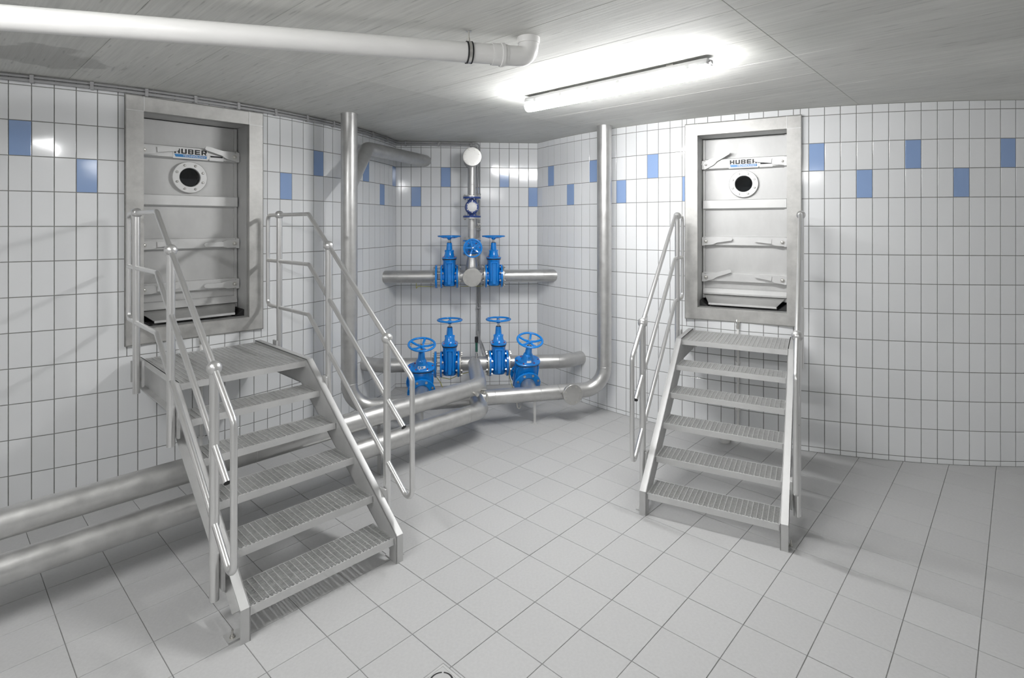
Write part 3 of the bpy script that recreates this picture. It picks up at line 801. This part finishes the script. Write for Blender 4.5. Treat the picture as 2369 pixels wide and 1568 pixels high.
def blind(root, loc, c, ax, R, name='blind_flange', thick=.02):
    m = MB().lathe(c, ax, [(0, R-.002), (.002, R), (thick-.002, R), (thick, R-.003), (thick+.0005, R*.86), (thick-.0015, R*.5), (thick-.0005, .004)], 48)
    f = bld(m, name, M['turned'], root, loc, ang=15)
    b = MB(); ring_bolts(b, V(c)+V(ax)*thick, ax, R*.80, 8, .0105, .008); bld(b, 'bolts', M['bolt'], f, loc, kind='stuff')
    m2 = MB().lathe(V(c)-V(ax)*.020, ax, [(0, R*.6), (0, R-.002), (.018, R-.002), (.018, R*.6)], 40, cap=(False, False)); bld(m2, 'counter_flange', M['bolt'], root, loc)
    return f
blind(um, TU, TU+NN*.150, NN, .113)
# vertical branch: reducer -> valve -> pipe -> navy meter -> pipe -> top tee
ZV = 1.792; SCV = .78
vV = V((TU.x, TU.y, ZV))
for z, d in ((ZV-.085, -1), (ZV+.085, 1), (2.150, -1), (2.400, 1)):
    m = MB(); counter_flange(m, V((TU.x, TU.y, z)), UP*d, .110, .05, .015); bld(m, 'steel_flange', M['bolt'], um, TU)
for a, b, c in ((ZV+.09, 2.14, 2.0), (2.405, 2.80, 2.55)):
    m = MB().cyl((TU.x, TU.y, a), (TU.x, TU.y, b), .050, 28); weld(m, V((TU.x, TU.y, c)), UP, .05); bld(m, 'vertical_pipe', M['pipe'], um, TU)
TT = V((TU.x, TU.y, 2.877))
m = MB(); m.cyl(TT-NN*.42, TT+NN*.10, .095, 32); m.lathe(V((TU.x, TU.y, 2.75)), UP, [(0, .05), (.06, .055)], 28)
bld(m, 'top_tee', M['pipe'], um, TU)
blind(um, TU, TT+NN*.115, NN, .113)
m = MB(); ring_bolts(m, vV+UP*.101, UP, .092, 8, .011, .010); ring_bolts(m, vV-UP*.101, -UP, .092, 8, .011, .010)
ring_bolts(m, V((TU.x, TU.y, 2.414)), UP, .092, 8, .011, .010); ring_bolts(m, V((TU.x, TU.y, 2.136)), -UP, .092, 8, .011, .010)
bld(m, 'flange_bolts', M['bolt'], um, TU, kind='stuff')
# small ball tap on the branch
q = V((TU.x, TU.y, 2.035)); dd = (E1+NN*.5).normalized()
m = MB(); m.cyl(q, q+dd*.12, .008, 10); m.lathe(q+dd*.075, dd, [(0, .013), (.03, .013)], 10); m.cyl(q+dd*.09, q+dd*.09+UP*.035, .006, 8); m.box(q+dd*.105+UP*.037, (.05, .012, .006))
bld(m, 'sample_tap', M['bolt'], um, TU)
# navy inductive meter
mt = empty('flow_meter', (TU.x, TU.y, 2.15), 'dark blue flanged flow meter with a round white dial on the vertical pipe', 'meter')
m = MB()
for z, s in ((2.150, 1), (2.400, -1)): m.lathe((TU.x, TU.y, z), (0, 0, s), [(0, .05), (0, .110), (.020, .110), (.022, .107), (.022, .05)], 36, cap=(False, False))
fl_ = bld(m, 'flange', M['navy'], mt, (TU.x, TU.y, 2.15))
m = MB().lathe((TU.x, TU.y, 2.165), UP, [(0, .052), (.04, .056), (.06, .075), (.085, .086), (.11, .090), (.135, .086), (.16, .075), (.18, .056), (.22, .052)], 32)
q = V((TU.x, TU.y, 2.275)); m.cyl(q, q+NN*.115, .072, 32)
bld(m, 'body', M['navy'], mt, (TU.x, TU.y, 2.15))
m = MB().lathe(q+NN*.1155, NN, [(0, .058), (.010, .058), (.016, .050), (.018, .001)], 32); bld(m, 'dial_cover', M['sign_white'], mt, (TU.x, TU.y, 2.15))
m = MB(); ring_bolts(m, q+NN*.115, NN, .065, 6, .006, .008)
for z, s in ((2.172, 1), (2.378, -1)): ring_bolts(m, (TU.x, TU.y, z), (0, 0, s), .092, 8, .011, .009)
bld(m, 'bolts', M['bolt'], mt, (TU.x, TU.y, 2.15), kind='stuff')

place_valve(vL, E1, UP, 'blue valve left of the round blind flange on the upper cross pipe, handwheel level')
place_valve(vR, E1, UP, 'blue valve right of the round blind flange on the upper cross pipe, handwheel level')
place_valve(vV, UP, NN, 'small blue valve with its handwheel facing forward on the vertical pipe, below the dark meter', SCV)

# ---- lower manifold
ZL = .515; TLo = V((-.422, 6.118, ZL))
def ptL(u):
    k = (u-CXP)/FPX; t = (k*TLo.y-TLo.x)/(E1.x-k*E1.y); return TLo+E1*t
lm = empty('lower_manifold', (TLo.x, TLo.y, ZL), 'lower stainless cross pipe between the tank walls, carrying two upright blue valves', 'pipe')
wL, wR = ptL(1040.5), ptL(1153)
m = MB()
eL = V((-1.72, 6.15, ZL)); bL = ptL(880); eR = V((.84, 6.42, ZL)); bR = ptL(1310)
for a, b in (([eL, bL, wL-E1*(HB+.056)], bL+E1*.1), ([wR+E1*HB, bR, eR], bR-E1*.09)):
    m = MB().tube(fillet(a, .35, 8), PRD, 32); weld(m, b, E1, PRD); bld(m, 'cross_pipe', M['pipe'], lm, TLo, ang=50)
m = MB(); m.cyl(wL+E1*HB, wR-E1*HB, PRD, 32)
bld(m, 'tee', M['pipe'], lm, TLo)
for a, b in ((wL+E1*HB, E1), (wR-E1*HB, -E1), (wR+E1*HB, E1)):
    m = MB(); counter_flange(m, a, b, .141, PRD); fo = bld(m, 'steel_flange', M['bolt'], lm, TLo)
m = MB()
for o_, a in ((wL+E1*(HB+.016), E1), (wR-E1*(HB+.016), -E1), (wR+E1*(HB+.016), E1), (wL-E1*(HB+.062), -E1)): ring_bolts(m, o_, a, .120, 8, .014, .012)
for k in range(8):
    a = 2*PI*(k+.5)/8; u_, v_ = ortho(E1); c = wL-E1*(HB+.062)+(u_*math.cos(a)+v_*math.sin(a))*.12; m.cyl(c, c+E1*.066, .008, 8)
bld(m, 'bolts', M['bolt'], fo, TLo, kind='stuff')
m = MB(); counter_flange(m, wL-E1*(HB+.038), -E1, .1425, PRD, .024); bld(m, 'blue_flange', M['blue'], lm, TLo, label='loose blue flange')
place_valve(wL, E1, UP, 'upright blue valve on the lower cross pipe, just left of the green probe')
place_valve(wR, E1, UP, 'upright blue valve on the lower cross pipe, just right of the green probe')

# ---- ring pipe that rises to the ceiling at both ends
ZR = .305
RA, RB = V((-1.558, 5.25, ZR)), V((.990, 5.885, ZR)); RD = (RB-RA).normalized(); RN = V((RD.y, -RD.x, 0))
rp_ = empty('ring_pipe', (RA.x, RA.y, 0), 'stainless pipe rising to the ceiling at both ends and running low between two tank walls', 'pipe')
path = fillet([V((RA.x, RA.y, CEIL)), RA, RB, V((RB.x, RB.y, CEIL))], .235, 12)
m = MB().tube(path, PRD, 32)
for t in (.28, 1.42, 1.9, 2.1, 2.33): weld(m, RA+RD*t, RD, PRD)
for p in (RA, RB):
    weld(m, V((p.x, p.y, ZR+.24)), UP, PRD); m.lathe((p.x, p.y, CEIL-.006), UP, [(0, PRD), (0, PRD+.004), (.006, PRD+.004)], 32)
bld(m, 'pipe', M['pipe'], rp_, (RA.x, RA.y, 0), ang=50)
# high branch to the end wall
b0 = V((RA.x, RA.y, 2.44)); b1 = V((-1.555, 5.88, 2.877)); b2 = V((-1.095, 7.03, 2.877))
m = MB().tube(fillet([b0, b1, b2], .16, 10), PRD*.97, 32); bld(m, 'high_branch', M['pipe'], rp_, (RA.x, RA.y, 0), ang=50)
# blind flange on the right
kk = (1316-CXP)/FPX; t = (kk*RA.y-RA.x)/(RD.x-kk*RD.y); q = RA+RD*t
m = MB().cyl(q, q+RN*.10, .06, 28); bld(m, 'stub', M['pipe'], rp_, (RA.x, RA.y, 0))
blind(rp_, (RA.x, RA.y, 0), q+RN*.112, RN, .105)
def support(root, loc, p, ztop, width=.02):
    m = MB(); m.box((p.x, p.y, ztop/2), (.024, .024, ztop)); m.box((p.x, p.y, .004), (.06, .06, .008)); m.box((p.x, p.y, ztop-.004), (.07, .05, .008))
    return bld(m, 'pipe_support', M['sheet'], root, loc, smooth=False)
for u in (1237,):
    kk = (u-CXP)/FPX; t = (kk*RA.y-RA.x)/(RD.x-kk*RD.y); support(rp_, (RA.x, RA.y, 0), RA+RD*t, ZR-PRD+.012)
support(rp_, (RA.x, RA.y, 0), RA+RD*.69, ZR-PRD+.012)
kk = (1195-CXP)/FPX; t = (kk*RA.y-RA.x)/(RD.x-kk*RD.y); q = RA+RD*t-UP*PRD
m = MB().tube(fillet([q+UP*.01, q-UP*.05+RD*.01, q-UP*.07+RD*.03, q-UP*.035+RD*.045], .012, 4), .005, 8); bld(m, 'hook', M['bolt'], rp_, (RA.x, RA.y, 0))

# ---- the two slanted valves between lower manifold and ring pipe
def slant(u, cfrac, label):
    kk = (u-CXP)/FPX; t = (kk*RA.y-RA.x)/(RD.x-kk*RD.y); pr = RA+RD*t
    back = -RN; # away from the viewer
    # meet the manifold line
    den = back.x*E1.y-back.y*E1.x; s = ((TLo.x-pr.x)*E1.y-(TLo.y-pr.y)*E1.x)/den
    pm = pr+back*s; pm.z = ZL
    ax = (pr-pm).normalized(); L = (pr-pm).length
    c = pm+ax*(L*cfrac)
    up = ax.cross(RD); up = up if up.z > 0 else -up
    m = MB(); m.cyl(pm, c-ax*HB, PRD, 28); m.cyl(c+ax*HB, pr, PRD, 28)
    b = MB(); ring_bolts(b, c+ax*(HB), ax, .120, 8, .014, .010)
    return m, b, c, ax, up
for u, cf, lb, stick in ((978, .60, 'tilted blue valve at the left end of the row, partly behind the left staircase handrail', 1), (1229, .52, 'tilted blue valve at the right end of the row, standing behind the low ring pipe', 0)):
    m, b, c, ax, up = slant(u, cf, lb)
    o = bld(m, 'slanted_branch', M['turned'], lm, TLo, ang=40)
    bld(b, 'bolts', M['bolt'], o, TLo, kind='stuff')
    v = place_valve(c, ax, up, lb)
    # maker's sticker on the bonnet, facing the room
    s_ = MB().lathe((0, 0, .246), (0, 0, 1), [(0, .0672), (.022, .0590)], 48, cap=(False, False))
    keep = MB(); w_ = 5 if stick else 4
    for f in s_.f:
        cx = sum(s_.v[i][0] for i in f)/4; cy = sum(s_.v[i][1] for i in f)/4
        a = math.atan2(cy, cx)
        if abs(a) < (.62 if stick else .36): keep.add([s_.v[i] for i in f], [(0, 1, 2, 3)])
    kb = keep.build('sticker', M['sign_white'], v, smooth=True, label='white sticker')
    if stick:
        s2 = MB().lathe((0, 0, .250), (0, 0, 1), [(0, .0662), (.015, .0610)], 48, cap=(False, False)); kp = MB()
        for f in s2.f:
            cx = sum(s2.v[i][0] for i in f)/4; cy = sum(s2.v[i][1] for i in f)/4; a = math.atan2(cy, cx)
            if -.5 < a < -.2 or -.1 < a < .3: kp.add([s2.v[i] for i in f], [(0, 1, 2, 3)])
        kp.build('sticker_print', M['sign_blue'], kb, smooth=True)

# ---- long floor pipes along the left staircase
MD = V((.690, .724, 0)).normalized()
def long_pipe(z, corner, start_t, target_dir, target_len, name, label, welds):
    c = V((*corner, z)); a = c-MD*start_t; e = c+target_dir*target_len
    root = empty(name, (a.x, a.y, 0), label, 'pipe')
    m = MB().tube(fillet([a, c, e], .19, 12), PRD, 36)
    for t in welds: weld(m, c-MD*t, MD, PRD)
    bld(m, 'pipe', M['pipe'], root, (a.x, a.y, 0), ang=50)
    return root, (a.x, a.y, 0), c
cu = V((-.315, 5.255))
up_root, ul, ucn = long_pipe(ZL, cu, 6.3, (V((TLo.x, TLo.y, ZL))-V((cu.x, cu.y, ZL))).normalized(), (V((TLo.x, TLo.y))-cu).length-.02, 'long_pipe', 'upper of the two long floor pipes passing under the left staircase', (.17, 2.1))
cl = V((-.285, 5.215))
low_root, ll, lcn = long_pipe(.30, cl, 6.3, V((-.24, .97, 0)).normalized(), .36, 'long_pipe', 'lower of the two long floor pipes passing under the left staircase', (.20, .24))
for t in (1.05,):
    p = ucn-MD*t
    for sg, rt, lc, zt in ((1, low_root, ll, .30-PRD+.006),):
        support(rt, lc, V((p.x, p.y, 0)), zt)
# bracket plates tying the upper pipe to the lower one's supports
for t in (1.05,):
    p = ucn-MD*t; nrm = V((-MD.y, MD.x, 0))
    m = MB().box(p+nrm*(PRD+.012)-UP*.14, (.024, .024, .30)); m.box(V((p.x, p.y, 0))+nrm*(PRD+.012)+UP*.115, (.024, .024, .23)); bld(m, 'pipe_support', M['sheet'], up_root, ul, smooth=False)
# drain taps at the bend of the upper pipe
m = MB(); q = ucn-MD*.14-UP*.02+V((.724, -.69, 0))*PRD*.8
d2 = V((.724, -.69, -.1)).normalized()
m.cyl(q, q+d2*.05, .013, 12); m.lathe(q+d2*.05, d2, [(0, .018), (.022, .018), (.022, .010)], 6)
q2 = ucn-MD*.02-UP*.035+V((.724, -.69, 0))*PRD*.4
m.cyl(q2, q2+d2*.07, .012, 12); m.lathe(q2+d2*.04, d2, [(0, .020), (.03, .020)], 8); m.tube(fillet([q2+d2*.07, q2+d2*.10, q2+d2*.10-UP*.07], .02, 4), .011, 10)
m.box(q2+d2*.055+UP*.03, (.05, .014, .008))
bld(m, 'drain_tap', M['bolt'], up_root, ul)

# ---- level probe standing on the lower tee
pb = V((TLo.x+.03, TLo.y-.06, ZL+PRD-.008))
pr = empty('pressure_probe', pb, 'slim green probe with a black cap standing on the lower pipe between two upright valves', 'instrument')
MB().lathe((0, 0, 0), (0, 0, 1), [(0, .010), (.03, .010), (.03, .016), (.055, .016), (.055, .010), (.075, .010)], 12).build('socket', M['bolt'], pr)
MB().lathe((0, 0, .075), (0, 0, 1), [(0, .014), (.10, .014), (.104, .011)], 16).build('tube', M['green'], pr)
MB().lathe((0, 0, .104+.075), (0, 0, 1), [(0, .019), (.058, .019), (.062, .015)], 16).build('cap', M['rubber'], pr)

# ------------------------------------------------------------------ cables and conduits
def arc_pts(tank, R, off, i0, i1, z, gap, n=70):
    out = []
    for k in range(n+1):
        a = (i0+(i1-i0)*k/n+off)*TW/R; out.append(V((tank.x+(R+gap)*math.cos(a), tank.y+(R+gap)*math.sin(a), z)))
    return out
cx_ = BL+EB*1.055
for k, (z, gp, r, dx, lb) in enumerate(((3.076, .030, .0125, 0.0, 'thicker grey conduit running under the ceiling along the left wall and down the end wall'),
                                        (3.102, .026, .009, .030, 'thinner grey conduit just above the thick one, under the ceiling along the left wall'))):
    a = arc_pts(TL, RL, OL, -7, 30.6, z, gp)
    w0 = BL+EB*.05+NB*.028; w1 = BL+EB*(1.035+dx)+NB*.028
    zend = .66 if k == 0 else .60
    run = fillet([a[-1]]+[V((w0.x, w0.y, z)), V((w1.x, w1.y, z)), V((w1.x, w1.y, zend))], .05, 6)
    q = V((TLo.x+.10+dx, TLo.y+.05, ZL+PRD))
    run2 = fillet([run[-2], run[-1], V((w1.x, w1.y, zend))+(q-run[-1])*.5+UP*.02, q], .05, 5)[1:]
    root = empty('cable_conduit', a[-1], lb, 'conduit')
    m = MB().tube(a+run[1:]+run2[1:], r, 10); bld(m, 'tube', M['conduit'], root, a[-1], ang=60)
    for t in range(0, 70, 5):
        p = a[t]; d = (a[t+1]-a[t]).normalized(); Rm = Matrix((d, UP.cross(d), UP)).transposed()
        m = MB().box(p, (.022, .034, 2*r+.012), Rm, bev=.002); bld(m, 'clip', M['conduit'], root, a[-1], smooth=False)
    for f_ in (.08, .5, .92):
        p = V((w0.x, w0.y, z)).lerp(V((w1.x, w1.y, z)), f_); m = MB().box(p, (.02, .034, 2*r+.012), bev=.002); bld(m, 'clip', M['conduit'], root, a[-1], smooth=False)
    for zz in (2.9, 2.45, 2.0, 1.5, 1.0):
        m = MB().box((w1.x, w1.y, zz), (2*r+.010, .034, .02), bev=.002); bld(m, 'clip', M['conduit'], root, a[-1], smooth=False)
# yellow-green earthing wires
def wire(pts, label):
    o = MB().tube(fillet(pts, .03, 3), .0035, 6).build('earthing_wire', M['yellow'], ang=60); tag(o, label, 'wire')
wire([ptU(963)-UP*PRD, ptU(963)-UP*.16, ptU(963)-UP*.115+E1*.01, ptU(1000)-UP*.125-NN*.02, ptU(1160)-UP*.13-NN*.06, ptU(1168)-UP*.10], 'thin yellow-green earthing wire under the upper cross pipe and its valves')
wire([wL-E1*.16-UP*.12, wL-E1*.10-UP*.20+NN*.02, wL-E1*.06-UP*.30+NN*.02], 'yellow-green earthing wire hanging below the lower valve left of the bend')
wire([wL-E1*.12-UP*.14, wL-UP*.16+NN*.03, wL+E1*.13-UP*.11+NN*.02, wL+E1*.25-UP*.085], 'yellow-green earthing wire slung between flanges of the lower left upright valve')
wire([wR+E1*.12-UP*.13, wR+E1*.14-UP*.22+NN*.02, wR+E1*.17-UP*.31+NN*.02], 'yellow-green earthing wire hanging below the lower valve right of the bend')

# ------------------------------------------------------------------ white plastic pipe under the ceiling
p0, p1 = V((-2.356, 2.32, 2.945)), V((.085, 3.125, 3.012))
dn = (p1-p0).normalized(); ps = p0-dn*2.6
corner = V((.075, 3.118, 3.010))
pv = empty('plastic_pipe', (corner.x, corner.y, CEIL), 'white plastic drain pipe hanging below the ceiling and bending up into it', 'pipe')
loc = (corner.x, corner.y, CEIL)
m = MB().cyl(ps, corner-dn*.16, .055, 36); bld(m, 'pipe', M['pvc'], pv, loc)
topp = V((corner.x+dn.x*.02, corner.y+dn.y*.02, CEIL))
m = MB().tube(fillet([corner-dn*.14, corner+dn*.02, topp], .075, 12), .056, 36)
m.lathe(corner-dn*.20, dn, [(0, .056), (0, .060), (.012, .061), (.05, .061), (.052, .066), (.068, .066), (.070, .060), (.088, .059), (.09, .056)], 36, cap=(False, False))
m.lathe(topp-UP*.035, UP, [(0, .056), (0, .062), (.012, .064), (.035, .064)], 36, cap=(False, False))
bld(m, 'elbow', M['pvc'], pv, loc, ang=40)
q = corner-dn*.345
m = MB()
for t in (0, .024): m.lathe(q+dn*t, dn, [(0, .055), (0, .0605), (.008, .0605), (.008, .055)], 36, cap=(False, False))
cl_ = bld(m, 'clamp_liner', M['rubber'], pv, loc, label='black rubber clamp liner')
m = MB().lathe(q+dn*.006, dn, [(0, .055), (0, .060), (.020, .060), (.020, .055)], 36, cap=(False, False)); 
m.cyl(q+dn*.016+UP*.058, V((q.x+dn.x*.016, q.y+dn.y*.016, CEIL)), .005, 8); m.lathe(q+dn*.016+UP*.058, UP, [(0, .010), (.022, .010)], 8)
m.lathe(V((q.x+dn.x*.016, q.y+dn.y*.016, CEIL-.003)), UP, [(0, .016), (.003, .016)], 12)
bld(m, 'pipe_clamp', M['bolt'], pv, loc)

# ------------------------------------------------------------------ drain hoses below the hatches, floor outlet, floor drain
for side, xo, lb, zt in (('left', .0, 'thin white drain pipe down the wall below the left hatch', HZ0), ('right', -.02, 'thin white drain pipe down the wall below the right hatch', HZ0)):
    st = ST[side]; p = st['F']+st['A']*(st['wall']-.02)+st['R']*xo
    root = empty('drain_pipe', (p.x, p.y, 0), lb, 'pipe')
    MB().cyl((0, 0, 0), (0, 0, zt-.04), .0125, 14).build('tube', M['pvc'], root)
    m = MB().lathe((0, 0, zt-.06), (0, 0, 1), [(0, .016), (.03, .018), (.03, .014), (.05, .014), (.05, .020), (.066, .020)], 14); m.cyl((0, 0, zt-.03), (0, .03, zt+.02), .012, 10)
    m.build('tap', M['bolt'], root)
    for z in (.3, .75):
        MB().box((0, .004, z), (.04, .028, .016), bev=.002).build('clip', M['pvc'], root, smooth=False)
st = ST['right']; p = st['F']+st['A']*(st['wall']-.10)+st['R']*(-.13)
so_ = empty('floor_outlet', (p.x, p.y, 0), 'short white plastic outlet stub on the floor behind the right staircase', 'pipe')
MB().lathe((0, 0, 0), (0, 0, 1), [(0, .050), (.03, .050), (.03, .058), (.055, .058), (.055, .050), (.05, .048)], 28, cap=(False, True)).build('stub', M['pvc'], so_)

dr = empty('floor_drain', (drain_c.x, drain_c.y, 0), 'square metal floor drain with a round cover, at the lower edge of the picture', 'drain', -TH)
MB().box((0, 0, .0005), (DS+.006, DS+.006, .002)).build('seal', M['floor_grout'], dr, smooth=False)
MB().box((0, 0, .001), (DS, DS, .004), bev=.0012).build('plate', M['sheet'], dr, smooth=False)
m = MB()
for a in range(4):
    R4 = Matrix.Rotation(a*PI/2, 3, 'Z'); m.box(R4 @ V((DS/2-.012, 0, .0035)), (.003, DS-.024, .002), R4)
m.build('rim', M['galv'], dr, smooth=False)
MB().lathe((0, 0, .003), (0, 0, 1), [(0, .056), (.0012, .056), (.0012, .047), (0, .047)], 40, cap=(False, False)).build('dark_slot', M['rubber'], dr)
cv = MB().lathe((0, 0, .003), (0, 0, 1), [(0, .0475), (.0025, .047), (.003, .04), (.002, .001)], 40).build('cover', M['sheet'], dr)
for a in range(3):
    MB().box((.051*math.cos(a*2.094+2.3), .051*math.sin(a*2.094+2.3), .0045), (.012, .008, .002), Matrix.Rotation(a*2.094+2.3, 3, 'Z')).build('lug', M['sheet'], cv, smooth=False)
